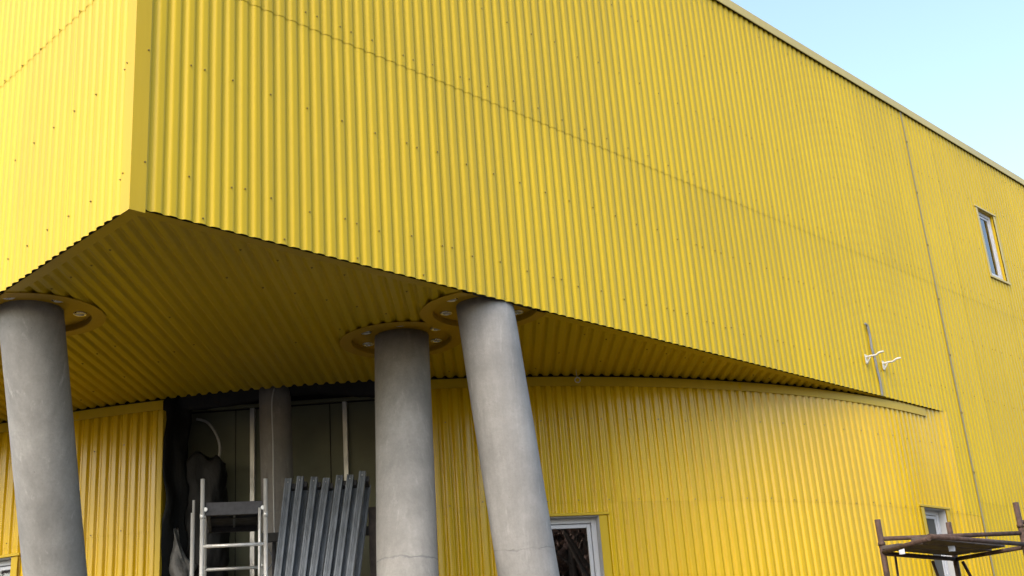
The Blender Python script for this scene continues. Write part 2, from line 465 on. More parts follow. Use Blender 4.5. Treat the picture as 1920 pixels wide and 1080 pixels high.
def gap_shade_strip(path, s0, s1, z, phase, parent):  # near-black strip standing in for the shade inside the rib hollows
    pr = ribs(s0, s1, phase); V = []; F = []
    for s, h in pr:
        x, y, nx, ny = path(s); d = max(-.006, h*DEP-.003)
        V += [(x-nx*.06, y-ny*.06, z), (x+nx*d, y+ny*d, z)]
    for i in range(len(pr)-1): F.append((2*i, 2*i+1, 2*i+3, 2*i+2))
    return obj('rib_gap_shade', (V, F), M_DARK, parent)
gap_shade_strip(main_path, .0, 13.74, ZS+.014, .022, soffit); gap_shade_strip(side_path, .0, YE, ZS+.014, .05, soffit)
pr = ribs(.0, XE, .022); V = []; F = []  # black sawtooth strip in place of the shadow under the roof flashing
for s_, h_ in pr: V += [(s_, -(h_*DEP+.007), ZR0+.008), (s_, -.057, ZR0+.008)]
obj('rib_gap_shade', (V, [(2*i, 2*i+1, 2*i+3, 2*i+2) for i in range(len(pr)-1)]), M_DARK, main_wall)
sp = []
d45 = Vector((1, 1, 0)).normalized()
for dist in (.35, 1.25, 2.15, 3.05):
    for k in range(-60, 70, 2):
        tq = k*PITCH*1.0+.03+PITCH/2; ln = soffit_line(tq)
        if ln is None or (ln[1]-ln[0]).length < dist+.1: continue
        if min((ln[0]+d45.xy*dist-Vector(c_)).length for c_ in COLL) < .75: continue
        if rnd.random() < .45: continue
        p_ = ln[0] + (ln[1]-ln[0]).normalized()*(dist+rnd.gauss(0, .02))
        sp.append(((p_.x, p_.y, ZS+.003), (0, 0, -1)))
screw_mesh('screws', sp, soffit, .013)

# -- rounded ground storey
S_JR, S_JL = 8.25, 11.16         # entrance opening
SMAX = 18.4
WIN = [(5.95, 7.00, 2.25, 3.600), (13.12, 14.2, 2.25, 3.64), (-.50, .20, 2.35, 3.790)]   # s0,s1,z0,z1 on the rounded wall
holes = [(a-.005, e+.005, c_-.01, d_+.01) for a, e, c_, d_ in WIN]
V = []; F = []
ssv = sorted(set([-1.7+.1*k for k in range(0, 202)] + [S_JR, S_JL] + [w[0] for w in WIN] + [w[1] for w in WIN]))
zsl = [0, 2.25, 2.35, 3.60, 3.64, 3.79, ZS+.19]
for s in ssv:
    x, y, nx, ny = low_path(s)
    for z in zsl: V.append((x-nx*.17, y-ny*.17, z))
nz = len(zsl)
for i in range(len(ssv)-1):
    sm = (ssv[i]+ssv[i+1])/2
    if S_JR < sm < S_JL: continue
    for j in range(nz-1):
        zm = (zsl[j]+zsl[j+1])/2
        if any(a < sm < e and c_ < zm < d_ for a, e, c_, d_ in WIN): continue
        F.append((i*nz+j, (i+1)*nz+j, (i+1)*nz+j+1, i*nz+j+1))
round_wall = obj('rounded_wall', (V, F), M_CORE, B, smooth=True)
ZL = 3.785; SHARP = True; DEP = .030
for a, e in ((CXc-XJ, S_JR), (S_JL, SMAX)):
    run(low_path, a, e, .25, ZL+.03, round_wall, M_YEL2, 0., holes, phase=.1288)
    if a < 0:
        run(low_path, -1.11, .48, ZL-.02, ZS+.012, round_wall, M_YEL2, .0045, holes, phase=.1288); a = .48
    run(low_path, a, e, ZL-.02, ZS-.035, round_wall, M_YEL2, .0045, holes, phase=.1288)
SHARP = False; DEP = .0195
def arc_strip(name, poly, a, e, material, parent, step=.13):
    n = max(2, int((e-a)/step)); V = []; F = []; m_ = len(poly)
    for k in range(n+1):
        s = a+(e-a)*k/n; x, y, nx, ny = low_path(s)
        for d, z in poly: V.append((x+nx*d, y+ny*d, z))
    for k in range(n):
        for i in range(m_-1): F.append((k*m_+i, k*m_+i+1, (k+1)*m_+i+1, (k+1)*m_+i))
    return obj(name, (V, F), material, parent, smooth=False)
tr = [(-.02, ZS-.014), (.036, ZS-.017), (.0365, ZS-.133), (.042, ZS-.138)]
for a, e in ((-.45, 2.3), (2.3, 4.45), (4.45, 6.6), (6.6, S_JR), (S_JL, 13.3), (13.3, 15.5), (15.5, SMAX)):
    arc_strip('top_trim', tr, a, e, M_TRIM, round_wall)
for s, sg in ((S_JL, 1), (S_JR, -1)):      # edges of the entrance opening
    x, y, nx, ny = low_path(s); tx, ty = -ny*1., nx*1.
    if low_path(s+.1)[0]-x > 0: pass
    t2 = Vector((low_path(s+.01)[0]-x, low_path(s+.01)[1]-y, 0)).normalized()*sg
    n2 = Vector((nx, ny, 0)); p0 = Vector((x, y, 0))
    V = [p0 - n2*.17 - t2*.004, p0 + n2*.029 - t2*.004, p0 + n2*.029 + t2*.06]
    V = [tuple(v + Vector((0, 0, z))) for z in (.25, ZS-.14) for v in V]
    obj('opening_trim', (V, [(0, 1, 4, 3), (1, 2, 5, 4)]), M_TRIM, round_wall)
sp = []
for z in (1.6, 2.62, 3.80, 4.80):
    s = -1.3
    while s < 16:
        if not (S_JR-.1 < s < S_JL+.1) and not any(a-.15 < s < e+.15 and c_-.1 < z < d_+.15 for a, e, c_, d_ in WIN):
            ss = round((s-.1288)/PITCH)*PITCH+.1288+PITCH/2; x, y, nx, ny = low_path(ss)
            zz = z+rnd.gauss(0, .012); sp.append(((x+nx*.034, y+ny*.034, zz), (nx, ny, 0)))
        s += 3*PITCH
screw_mesh('screws', sp, round_wall)

# -- windows
def window(path, s0, s1, z0, z1, label, mullion=None, depth=.10, trimw=.10, blind=False):
    sm = (s0+s1)/2; x, y, nx, ny = path(sm); n_ = Vector((nx, ny, 0))
    a = Vector(path(s0)[:2]); e = Vector(path(s1)[:2]); t_ = Vector((e.x-a.x, e.y-a.y, 0)); w = t_.length
    if t_.cross(-n_).z < 0: t_ = -t_
    mx = frame_mat((x, y, 0), t_, n_)           # local: x along wall, y inwards, z up
    h = w/2; f_ = .062
    b = nb()
    for q in ((-h, -h+f_), (h-f_, h)): box(b, (q[0], depth, z0), (q[1], depth+.06, z1), mx, .004)
    for q in ((z0, z0+f_), (z1-f_, z1)): box(b, (-h+f_, depth+.001, q[0]), (h-f_, depth+.059, q[1]), mx, .004)
    root = obj('window', b, M_PVC, B); root['label'] = label
    b = nb(); i_ = h-f_-.008; f2 = .045
    for q in ((-i_, -i_+f2), (i_-f2, i_)): box(b, (q[0], depth+.012, z0+f_+.008), (q[1], depth+.05, z1-f_-.008), mx, .004)
    for q in ((z0+f_+.008, z0+f_+.008+f2), (z1-f_-.008-f2, z1-f_-.008)): box(b, (-i_+f2, depth+.013, q[0]), (i_-f2, depth+.049, q[1]), mx, .004)
    obj('sash', b, M_PVC, root)
    one_box('pane', (-i_+f2-.004, depth+.026, z0+f_+f2), (i_-f2+.004, depth+.032, z1-f_-f2), M_GLASS2 if blind else M_GLASS, root, mx)
    b = nb()
    box(b, (-h-.012, -.012, z0-.0), (-h+.0, depth+.02, z1), mx); box(b, (h, -.012, z0), (h+.012, depth+.02, z1), mx)
    box(b, (-h-.012, -.012, z1+.0005), (h+.012, depth+.02, z1+.012), mx)
    obj('reveal', b, M_REV if not blind else M_TRIM, root)
    MT = M_CAP if blind else M_TRIM
    for q in ((-h-trimw, -h-.002), (h+.002, h+trimw)):
        one_box('side_trim', (q[0], -.036, z0-.04), (q[1], -.029, z1+.001), MT, root, mx, .001)
    b = nb(); box(b, (-h-trimw-.03, -.045, z1+.012), (h+trimw+.03, -.018, z1+.045), mx, .003)
    obj('head_trim', b, MT, root)
    b = nb(); box(b, (-h-trimw, -.05, z0-.05), (h+trimw, -.026, z0-.012), mx, .003); box(b, (-h, -.04, z0-.012), (h, depth, z0-.002), mx)
    obj('sill', b, MT, root)
    if blind:
        one_box('blind', (-i_, depth+.055, z0+f_), (i_, depth+.06, z1-f_), M_BLIND, root, mx)
    else:
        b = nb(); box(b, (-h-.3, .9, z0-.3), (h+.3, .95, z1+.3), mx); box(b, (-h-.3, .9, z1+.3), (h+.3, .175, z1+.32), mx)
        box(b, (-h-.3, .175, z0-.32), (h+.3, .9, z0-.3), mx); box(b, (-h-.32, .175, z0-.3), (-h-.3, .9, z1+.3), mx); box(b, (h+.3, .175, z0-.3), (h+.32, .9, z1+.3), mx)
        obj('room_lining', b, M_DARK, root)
    return root
window(low_path, *WIN[0], 'white framed window reflecting bare trees beside the front leaning column')
window(low_path, *WIN[1], 'white framed window left of the leftmost column')
window(low_path, *WIN[2], 'narrow white framed window behind the rusty scaffold')
window(main_path, *WIN_UP, 'tall narrow white window high on the upper storey', blind=True, depth=.035, trimw=.085)

# -- concrete columns with lamp collars
def column(name, T, Bt, r, material, label, seg=48):
    """own origin at the base, tilted axis"""
    base = Vector(Bt); top = Vector(T); d = top-base
    V = []; F = []; rows = 26
    for i in range(rows+1):
        q = i/rows; c_ = d*q
        for k in range(seg):
            an = 2*math.pi*k/seg
            dr = .004*noise.noise(Vector((math.cos(an)*1.5, math.sin(an)*1.5, q*5+base.x)))
            V.append((c_.x+(r+dr)*math.cos(an), c_.y+(r+dr)*math.sin(an), c_.z))
    for i in range(rows):
        for k in range(seg):
            F.append((i*seg+k, i*seg+(k+1) % seg, (i+1)*seg+(k+1) % seg, (i+1)*seg+k))
    F.append(tuple(range(seg))[::-1]); F.append(tuple(rows*seg+k for k in range(seg)))
    o = obj(name, (V, F), material, B, smooth=True); o.location = base; o['label'] = label
    return o
def ext(T, Q, z=0.):      # extend the axis through T (soffit) and Q down to z
    T, Q = Vector(T), Vector(Q); return Q + (Q-T)*((z-Q.z)/(Q.z-T.z))
AX = {'c1': ((.476, 2.805, ZS), (1.53, 3.93, 2.05)), 'c2': ((4.068, .305, ZS), (4.42, .235, 2.05)), 'c3': ((4.010, 1.561, ZS), (3.24, .74, 2.05))}
LB = {'c1': 'leftmost round concrete column under the side edge of the overhang', 'c2': 'front pale concrete column leaning to the right under the overhang edge',
      'c3': 'rear concrete column beside the dark entrance with stained top'}
RING = {'c1': (1.35, .05, .05), 'c2': (2.98, -.12, -.13), 'c3': (2.92, .02, .01)}
PH = {'c1': -22, 'c2': -5, 'c3': -12}
def collar(c0, ph, label, dz=0.):
    """flanged ring let into the overhang, with six spotlights; cut off by the outer walls"""
    x0, y0 = c0; seg = 72; b = nb()
    zf = ZS-.009-dz*.3; zt = ZS+.048
    rad = [(.60, zf+.004), (.670, zf+.004), (.670, zf+.001), (.667, zf), (.545, zf), (.540, zf+.004), (.540, zt), (.28, zt)]
    rings = [[b.verts.new((x0+r_*math.cos(2*math.pi*k/seg), y0+r_*math.sin(2*math.pi*k/seg), z)) for k in range(seg)] for r_, z in rad]
    for i in range(len(rad)-1):
        for k in range(seg): b.faces.new((rings[i][k], rings[i][(k+1) % seg], rings[i+1][(k+1) % seg], rings[i+1][k]))
    bmesh.ops.remove_doubles(b, verts=b.verts[:], dist=1e-5)
    for co, no in (((.012, 0, 0), (-1, 0, 0)), ((0, .012, 0), (0, -1, 0))):
        r_ = bmesh.ops.bisect_plane(b, geom=b.verts[:]+b.edges[:]+b.faces[:], plane_co=co, plane_no=no, clear_outer=True)
        ce = [e for e in r_['geom_cut'] if isinstance(e, bmesh.types.BMEdge)]
    o = obj('lamp_collar', b, M_COLLAR, B); o['label'] = label
    for k in range(6):
        an = R(ph+60*k); x, y = x0+.435*math.cos(an), y0+.435*math.sin(an)
        if x < .09 or y < .09: continue
        b = nb(); prf = [(.064, 0.0), (.064, -.006), (.058, -.010), (.045, -.008), (.040, .004), (.038, .012)]
        rr = [[b.verts.new((x+r_*math.cos(j*math.pi/10), y+r_*math.sin(j*math.pi/10), zt-.002+z)) for j in range(20)] for r_, z in prf]
        for i in range(len(prf)-1):
            for j in range(20):
                f = b.faces.new((rr[i][j], rr[i][(j+1) % 20], rr[i+1][(j+1) % 20], rr[i+1][j])); f.smooth = True
        obj('spotlight', b, M_SPOT, o)
        b = nb(); cv = b.verts.new((x, y, zt-.014)); rg = [b.verts.new((x+.0385*math.cos(j*math.pi/10), y+.0385*math.sin(j*math.pi/10), zt-.003)) for j in range(20)]
        for j in range(20): b.faces.new((cv, rg[j], rg[(j+1) % 20])).smooth = True
        obj('spotlight_lens', b, M_LENS, o)
LC = {'c1': 'ochre lamp collar around the top of the leftmost column', 'c2': 'ochre lamp collar cut by the wall edge around the front column', 'c3': 'ochre lamp collar around the top of the rear column'}
for i, key in enumerate(AX):
    T, Q = AX[key]; Tt = Vector(T)+(Vector(T)-Vector(Q))*(.06/3.3)
    column('column', Tt, ext(T, Q), .294, concrete('concrete_'+key, RING[key], i*1.7, {'c1': (.31, .308, .292), 'c2': (.275, .27, .258), 'c3': (.265, .255, .232)}[key]), LB[key])
    collar(T[:2], PH[key], LC[key], .010 if key == 'c2' else 0.)

# -- entrance recess behind the opening
rec = empty('entrance_recess', (0, 0, 0), 0, B)
nn = Vector((.711, .704, 0)).normalized(); tn = Vector((.704, -.711, 0)).normalized()
def rp(u, d, z):      # u along the opening from the left edge, d inward from the opening chord
    v = Vector((3.07, 4.90, 0)) + tn*u + nn*d; return (v.x, v.y, z)
mxr = Matrix((tn, nn, Vector((0, 0, 1)))).transposed().to_4x4(); mxr.translation = Vector((3.07, 4.90, 0))
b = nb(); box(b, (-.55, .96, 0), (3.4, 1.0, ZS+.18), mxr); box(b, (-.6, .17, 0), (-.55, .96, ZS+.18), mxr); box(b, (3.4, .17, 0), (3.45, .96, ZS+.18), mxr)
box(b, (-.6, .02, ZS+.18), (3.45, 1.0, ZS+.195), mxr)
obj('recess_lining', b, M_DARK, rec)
u = -.54
for w in (1.18, .012, 1.20, .012, 1.18):
    if w > .1:
        one_box('drywall_panel', (u, .935, .05), (u+w, .955, ZS-.02+.04), M_DRY, rec, mxr, .002)
    u += w
for u0 in (.64+.235, 2.06):
    one_box('stud', (u0-.03, .85, .02), (u0+.03, .93, ZS+.02), M_STUD, rec, mxr, .004)
one_box('ceiling_track', (-.5, .80, ZS+.021), (3.35, .86, ZS+.06), M_DRY, rec, mxr, .003)
column('column', (4.187, 4.223, ZS+.17), (4.262, 4.150, 0), .195, concrete('concrete_inner', (3.9, .02, 0), 3.1, (.20, .185, .165)), 'slim concrete column inside the dark entrance recess', 32)

# ------------------------------------------------------------------ things in and around the entrance
def wavy(name, P, nu, nv, amp, seed, material, thick=.004, freq=6.):
    """sheet from P(u,v) displaced by noise"""
    V = []; F = []
    for j in range(nv+1):
        for i in range(nu+1):
            p_ = Vector(P(i/nu, j/nv)); q = p_*freq + Vector((seed, seed*2, 0)); q.z *= .45
            V.append(tuple(p_ + amp*Vector((noise.noise(q), noise.noise(q+Vector((9, 3, 1))), .4*noise.noise(q+Vector((2, 8, 5)))))))
    for j in range(nv):
        for i in range(nu): F.append((j*(nu+1)+i, j*(nu+1)+i+1, (j+1)*(nu+1)+i+1, (j+1)*(nu+1)+i))
    o = obj(name, (V, F), material, None, smooth=True)
    md = o.modifiers.new('thickness', 'SOLIDIFY'); md.thickness = thick
    return o
o = wavy('black_film', lambda u, v: rp(-.02+.22*u, .06+.32*u, .1+(ZS+.02)*v), 10, 60, .07, 1.3, M_FILM)
tag(o, 'black membrane hanging along the left edge of the dark entrance', 'plastic film')
o = wavy('black_film', lambda u, v: rp(-.05+3.05*u, .22+.08*v, ZS+.15-(.20+.05*math.sin(u*9))*v), 50, 6, .05, 4.1, M_FILM)
tag(o, 'ragged black membrane strip under the overhang above the dark entrance', 'plastic film')
# wrapped bundle
def bundle(name, cu, cd_, lumps, material, label, seed):
    V = []; F = []; seg = 44; rows = 70
    for j in range(rows+1):
        v = j/rows
        for i in range(seg):
            an = 2*math.pi*i/seg; ca, sa = math.cos(an), math.sin(an)
            wu, wd, top = lumps
            rr = 1.0-.10*v
            uu = cu + wu*rr*math.copysign(abs(ca)**.8, ca); dd = cd_ + wd*rr*math.copysign(abs(sa)**.8, sa)
            tq = top(uu-cu)
            z = tq*min(1, v/.94)
            if v > .94:
                q = (v-.94)/.06; uu = cu+(uu-cu)*(1-q*q*.999); dd = cd_+(dd-cd_)*(1-q*q*.999); z = top(uu-cu)+.02*q
            p_ = Vector(rp(uu, dd, z)); n3 = Vector((ca*tn.x+sa*nn.x, ca*tn.y+sa*nn.y, 0))
            q3 = Vector((p_.x*6+seed, p_.y*6, p_.z*2.2))
            fold = .06*noise.noise(q3)+.06*abs(noise.noise(q3*1.9))+.03*abs(noise.noise(q3*4.5))-.04
            V.append(tuple(p_+n3*fold))
    for j in range(rows):
        for i in range(seg): F.append((j*seg+i, j*seg+(i+1) % seg, (j+1)*seg+(i+1) % seg, (j+1)*seg+i))
    o = obj(name, (V, F), material, None, smooth=True); return tag(o, label, 'plastic bundle')
top1 = lambda u: 4.58+.17*math.exp(-((u-.02)/.12)**2)+.11*math.exp(-((u-.26)/.05)**2)-.9*max(0, -u-.12)
bundle('wrapped_bundle', .28, .52, (.40, .20, top1), M_FILM, 'tall bundle wrapped in black plastic behind the aluminium scaffold', 2.0)
top2 = lambda u: 3.45+.35*math.exp(-((u+.08)/.10)**2)-.5*max(0, u)
bundle('wrapped_bundle', .14, .24, (.20, .10, top2), M_FILM2, 'crumpled grey plastic sheeting at the left edge of the dark entrance', 8.0)
hp = [rp(.19, .75, 5.25), rp(.32, .74, 5.20), rp(.42, .72, 5.08), rp(.49, .70, 4.92), rp(.50, .70, 4.78), rp(.46, .68, 4.60), rp(.38, .66, 4.48), rp(.26, .66, 4.40), rp(.12, .66, 4.34)]
def spline(pts, n=8):
    P_ = [Vector(p_) for p_ in pts]; out = []
    for i in range(len(P_)-1):
        a, b_, c_, d_ = P_[max(i-1, 0)], P_[i], P_[i+1], P_[min(i+2, len(P_)-1)]
        for k in range(n):
            q = k/n; out.append(.5*((2*b_)+(c_-a)*q+(2*a-5*b_+4*c_-d_)*q*q+(3*b_-a-3*c_+d_)*q**3))
    out.append(P_[-1]); return out
tag(one_tube('hose', spline(hp), .017, M_HOSE), 'pale hose hanging in an arc at the top of the dark entrance', 'hose')
wp = [(4.06, 4.05, ZS+.05), (4.02, 4.04, 5.2), (4.03, 4.035, 4.7), (4.035, 4.035, 4.1), (4.05, 4.03, 3.0), (4.06, 4.02, 1.5), (4.07, 4.02, .02)]
tag(one_tube('cable', spline(wp), .008, M_HOSE, seg=6), 'thin pale cable running down the slim inner column', 'cable')

# aluminium tower scaffold
FL, FR = Vector((2.466, 3.010, 0)), Vector((3.003, 2.668, 0)); dt_ = Vector((.537, .843, 0)).normalized()*1.25
BL, BR = FL+dt_, FR+dt_; wd_ = (FR-FL).normalized()
tw = tag(empty('scaffold_tower', ((FL+BR)/2)), 'aluminium tower scaffold with dark platform in front of the dark entrance', 'scaffold')
off = tw.location.copy()
def tw_tube(name, pts, r, m_=M_ALU, seg=12): return one_tube(name, [Vector(p_)-off for p_ in pts], r, m_, tw, seg)
UPZ = Vector((0, 0, 1))
for c_, top in ((FL, 3.975), (FR, 3.96), (BL, 3.80), (BR, 3.58)):
    tw_tube('post', [c_+UPZ*.02, c_+UPZ*top], .0225)
    tw_tube('coupling', [c_+UPZ*(3.58-.02 if top > 3.9 else 3.2), c_+UPZ*(3.62 if top > 3.9 else 3.24)], .0255)
    b = nb(); tube(b, [c_-off+UPZ*.0, c_-off+UPZ*.02], .06, 12); obj('foot', b, M_DECK, tw)
for z in (.5, 1.1, 1.7, 2.3, 2.8, 3.285): tw_tube('rung', [FL+UPZ*z, FR+UPZ*z], .0185)
for z in (.5, 1.1, 1.7, 2.3, 2.72, 3.20): tw_tube('rung', [BL+UPZ*z, BR+UPZ*z], .0185)
tw_tube('brace', [FL+UPZ*.5+dt_.normalized()*.03, BL+UPZ*3.0], .015); tw_tube('brace', [FR+UPZ*3.3, BR+UPZ*.6], .015)
tw_tube('brace', [FR-wd_*.06+UPZ*3.66, FR-wd_*.06+dt_*.35+UPZ*2.2], .015)
l_ = FL-wd_*.10
tw_tube('outrigger', [l_+dt_*.15+UPZ*.02, l_+dt_*.15+UPZ*3.66], .022); tw_tube('outrigger', [l_+dt_*.32+UPZ*.02, l_+dt_*.32+UPZ*3.83], .014)
mxt = Matrix((wd_, dt_.normalized(), UPZ)).transposed().to_4x4(); mxt.translation = FL-off; wF = (FR-FL).length
deck = one_box('platform', (.04, .06, 3.665), (wF-.04, 1.20, 3.685), M_DECK, tw, mxt)
one_box('end_beam', (.03, .02, 3.60), (wF-.03, .07, 3.735), M_DECK, deck, mxt, .004)
one_box('end_beam', (.03, 1.19, 3.60), (wF-.03, 1.24, 3.70), M_DECK, deck, mxt, .004)
for u_ in (.035, wF-.075): one_box('side_beam', (u_, .071, 3.605), (u_+.04, 1.189, 3.70), M_DECK, deck, mxt, .004)
one_box('hatch_bar', (wF*.5-.012, .08, 3.645), (wF*.5+.012, 1.18, 3.664), M_GALV, deck, mxt)
one_box('cross_bar', (.08, .5, 3.64), (wF-.08, .53, 3.664), M_DECK, deck, mxt)
for u_ in (.028, wF-.028):
    b = nb(); tube(b, [mxt @ Vector((u_, -.01, 3.66)), mxt @ Vector((u_, .045, 3.66))], .022, 10); obj('hook', b, M_ALU, deck)
cw = [BR+UPZ*3.5, BR+wd_*.1+UPZ*3.25-dt_*.2, BR+wd_*.02+UPZ*3.1-dt_*.3, FR+UPZ*3.05+dt_*.4, FR-wd_*.06+UPZ*2.9+dt_*.3, FR-wd_*.1+UPZ*2.6+dt_*.45, BR+UPZ*2.4-dt_*.1]
tag(one_tube('cable', spline(cw), .007, M_CABLE, seg=6), 'dark thin cable tangled on the right side of the aluminium scaffold', 'cable')

# leaning grooved metal profiles
def profile_bar(top, bot, label, depthv, ln_extra=0.):
    top, bot = Vector(top), Vector(bot); ax_ = (top-bot).normalized(); Lh = (top-bot).length
    fx = Vector((.725, -.689, 0)); fx = (fx-ax_*fx.dot(ax_)).normalized(); fy = ax_.cross(fx)
    if fy.dot(Vector((.69, .72, 0))) < 0: fy = -fy
    m3 = Matrix((fx, fy, ax_)).transposed().to_4x4()
    root = tag(empty('metal_profile', bot), label, 'metal profile', 'grooved metal profiles leaning beside the rear column')
    # grooved face: open U with three beads
    W_ = .074; w2 = W_/2
    sec = [(-w2+.012, .05), (-w2, .05), (-w2, 0), (-w2+.006, -.002), (-.018, -.002), (-.016, .004), (-.010, .004), (-.008, -.002), (-.003, -.002), (-.001, .004), (.001, .004), (.003, -.002), (.008, -.002), (.010, .004), (.016, .004), (.018, -.002), (w2-.006, -.002), (w2, 0), (w2, .05), (w2-.012, .05)]
    V = [tuple(m3 @ Vector((x, y, z))) for z in (0, Lh) for x, y in sec]; n_ = len(sec)
    fr = obj('face_rail', (V, [(i, i+1, n_+i+1, n_+i) for i in range(n_-1)]), M_GALV, root)
    b = nb(); tube(b, [m3 @ Vector((0, -.004, Lh-.05)), m3 @ Vector((0, .003, Lh-.05))], .006, 8); obj('bolt', b, M_ALU, fr)
    V = [tuple(m3 @ Vector((x+.042, y+.085+depthv, z))) for z in (0, Lh-.06) for x, y in sec]
    obj('back_rail', (V, [(i, i+1, n_+i+1, n_+i) for i in range(n_-1)]), M_GALV, root)
    b = nb(); box(b, (-w2+.004, .051, Lh-.10), (w2+.035, .084+depthv, Lh-.035), m3, .003); obj('end_bracket', b, M_DECK, root)
    b = nb(); box(b, (-w2+.004, .051, .3), (w2+.035, .084+depthv, .36), m3, .003); obj('end_bracket', b, M_DECK, root)
    return root
tops = [(3.427, 2.862, 2.483), (3.531, 2.788, 2.50), (3.651, 2.701, 2.488), (3.757, 2.622, 2.47), (3.873, 2.535, 2.493), (3.964, 2.464, 2.493), (4.07, 2.381, 2.527)]
bots = [(3.098, 2.603, 1.405), (3.191, 2.539, 1.399), (3.301, 2.461, 1.392), (3.388, 2.398, 1.386), (3.501, 2.314, 1.378), (3.588, 2.249, 1.371), (3.688, 2.173, 1.364)]
ordn = ['leftmost, nearest the aluminium scaffold', 'second from the left', 'third from the left', 'fourth and middle one', 'fifth from the left', 'third from the right skipped, second from the right', 'tallest and rightmost']
ordn[5] = 'second from the right'
for i, (a, c_) in enumerate(zip(tops, bots)):
    a = Vector(a)+Vector((0, 0, EYE)); c_ = Vector(c_)+Vector((0, 0, EYE))
    q = c_ + (c_-a)*(c_.z/(a.z-c_.z))
    profile_bar(a, q, 'grey grooved metal profile leaning beside the rear column, '+ordn[i], [.02, .05, .03, .02, .04, .03, .10][i])
# trestle that carries their tops
tr_ = tag(empty('trestle', (4.0, 2.75, 0)), 'dark trestle half hidden behind the leaning metal profiles beside the rear column', 'trestle')
one_box('rail', (-.80, -.03, 3.42), (.62, .03, 3.52), M_DECK, tr_, Matrix.Rotation(math.atan2(-.689, .725), 4, 'Z') @ Matrix.Translation((0, .12, 0)), .004)
for u_ in (-.72, .55):
    for v_ in (-.25, .25):
        p1 = Matrix.Rotation(math.atan2(-.689, .725), 4, 'Z') @ Vector((u_, .12, 3.45)); p0 = Matrix.Rotation(math.atan2(-.689, .725), 4, 'Z') @ Vector((u_, .12+v_, 0))
        one_tube('leg', [p0, p1], .022, M_DECK, tr_, 8)
one_box('plank', (.33, -.01, 2.6), (.52, .045, 3.72), M_WOOD, tr_, Matrix.Rotation(math.atan2(-.689, .725), 4, 'Z') @ Matrix.Translation((0, .05, 0)), .004)

# lamp brackets and cable on the upper wall
def bracket(x, z, label):
    root = tag(empty('wall_bracket', (x, -.031, z)), label, 'bracket', 'white brackets on the upper wall')
    one_box('base_plate', (-.03, -.012, -.07), (.03, 0, .07), M_WHITE, root, None, .004)
    one_tube('arm', spline([(0, -.01, .03), (.01, -.08, .035), (.02, -.15, .03), (.03, -.20, .055), (.05, -.265, .06)]), .0145, M_WHITE, root)
    one_tube('stay', spline([(0, -.01, -.06), (0, -.035, -.03), (.005, -.07, .02)]), .010, M_WHITE, root)
bracket(11.40, 4.30+EYE, 'white bent bracket crossing the grey cable on the upper wall')
bracket(11.90, 4.28+EYE, 'white bent bracket right of the grey cable on the upper wall')
cb = [(11.56, -.035, 4.87+EYE), (11.61, -.04, 4.83+EYE), (11.64, -.036, 4.68+EYE), (11.63, -.036, 4.5+EYE), (11.66, -.04, 4.35+EYE), (11.67, -.036, 4.2+EYE), (11.69, -.04, 4.05+EYE), (11.70, -.034, 3.93+EYE), (11.71, -.026, ZS)]
tag(one_tube('cable', spline(cb), .019, M_CABLE), 'grey cable hanging on the upper wall beside two white brackets', 'cable')
# ring on a wire below the overhang
rg = tag(empty('hanging_ring', (6.62, 1.36, ZS-.0)), 'small ring on a thin wire hanging from the overhang edge by the front column', 'ring')
one_tube('wire', [(0, 0, .02), (.004, .004, -.05), (.012, 0, -.10)], .004, M_HOSE, rg, 6)
one_tube('ring_loop', [(.012+.032*.73*math.cos(a), -.032*.68*math.cos(a), -.130+.032*math.sin(a)) for a in [k*math.pi/8 for k in range(17)]], .007, M_HOSE, rg, 8)

# rusty scaffold in front of the wall on the right
Zd = 1.2+EYE
near, left, far, right = Vector((6.857, -2.640, 0)), Vector((7.594, -1.753, 0)), Vector((9.377, -1.699, 0)), Vector((9.10, -2.62, 0))
rs = tag(empty('rusty_scaffold', (8.2, -2.2, 0)), 'rusty brown steel scaffold bay with planks in front of the yellow wall', 'scaffold'); ro = rs.location.copy()
def rtube(name, pts, r, m_=M_RUST, seg=10, parent=rs): return one_tube(name, [Vector(p_)-ro for p_ in pts], r, m_, parent, seg)
posts = {'l': (left, 3.09), 'f': (far, 3.16), 'r': (right, 3.22)}
for k, (c_, top) in posts.items():
    rtube('post', [c_+UPZ*.01, c_+UPZ*top], .031)
    rtube('collar', [c_+UPZ*(top-.27), c_+UPZ*(top-.235)], .038)
    b = nb(); box(b, (-.07, -.07, 0), (.07, .07, .012), Matrix.Translation(c_-ro)); obj('foot_plate', b, M_RUST, rs)
e1 = near+Vector((.1, .06, 0))
for a, e, z in ((left, e1, Zd), (e1, right, Zd+.02), (left, far, Zd-.01), (far, right, Zd-.01), (left, right, Zd+.14), (left, far, 1.2), (far, right, 1.2), (left, right, .5)):
    rtube('ledger', [a+UPZ*z, e+UPZ*z], .024)
rtube('diagonal_brace', [left.lerp(far, .15)+UPZ*(Zd-.02), left.lerp(far, .05)+UPZ*.4], .012)
rtube('diagonal_brace', [far.lerp(right, .1)+UPZ*(Zd-.05), right+UPZ*.6], .018)
rtube('diagonal_brace', [far.lerp(left, .35)+UPZ*(Zd-.05), far+UPZ*1.3], .016)
rtube('guard_stub', [right+UPZ*(3.02), right+UPZ*3.0+Vector((.35, -.06, -.03))], .022)
rtube('guard_stub', [right+UPZ*2.42, right+UPZ*2.40+Vector((-.14, .05, 0))], .016)
dx = (far-left).normalized(); dy = UPZ.cross(dx)
for k in range(3):
    a = left+dx*.02-dy*(.10+.225*k)
    if k >= 2: a = a-dx*.25*(k-1)
    m3 = Matrix((dx, -dy, UPZ)).transposed().to_4x4(); m3.translation = a-ro
    one_box('plank', (-.05+.07*(k % 2), -.10, Zd+.026+.002*k), (1.72+.06*(k % 3), .105, Zd+.066+.002*k), M_WOOD, rs, m3, .005)
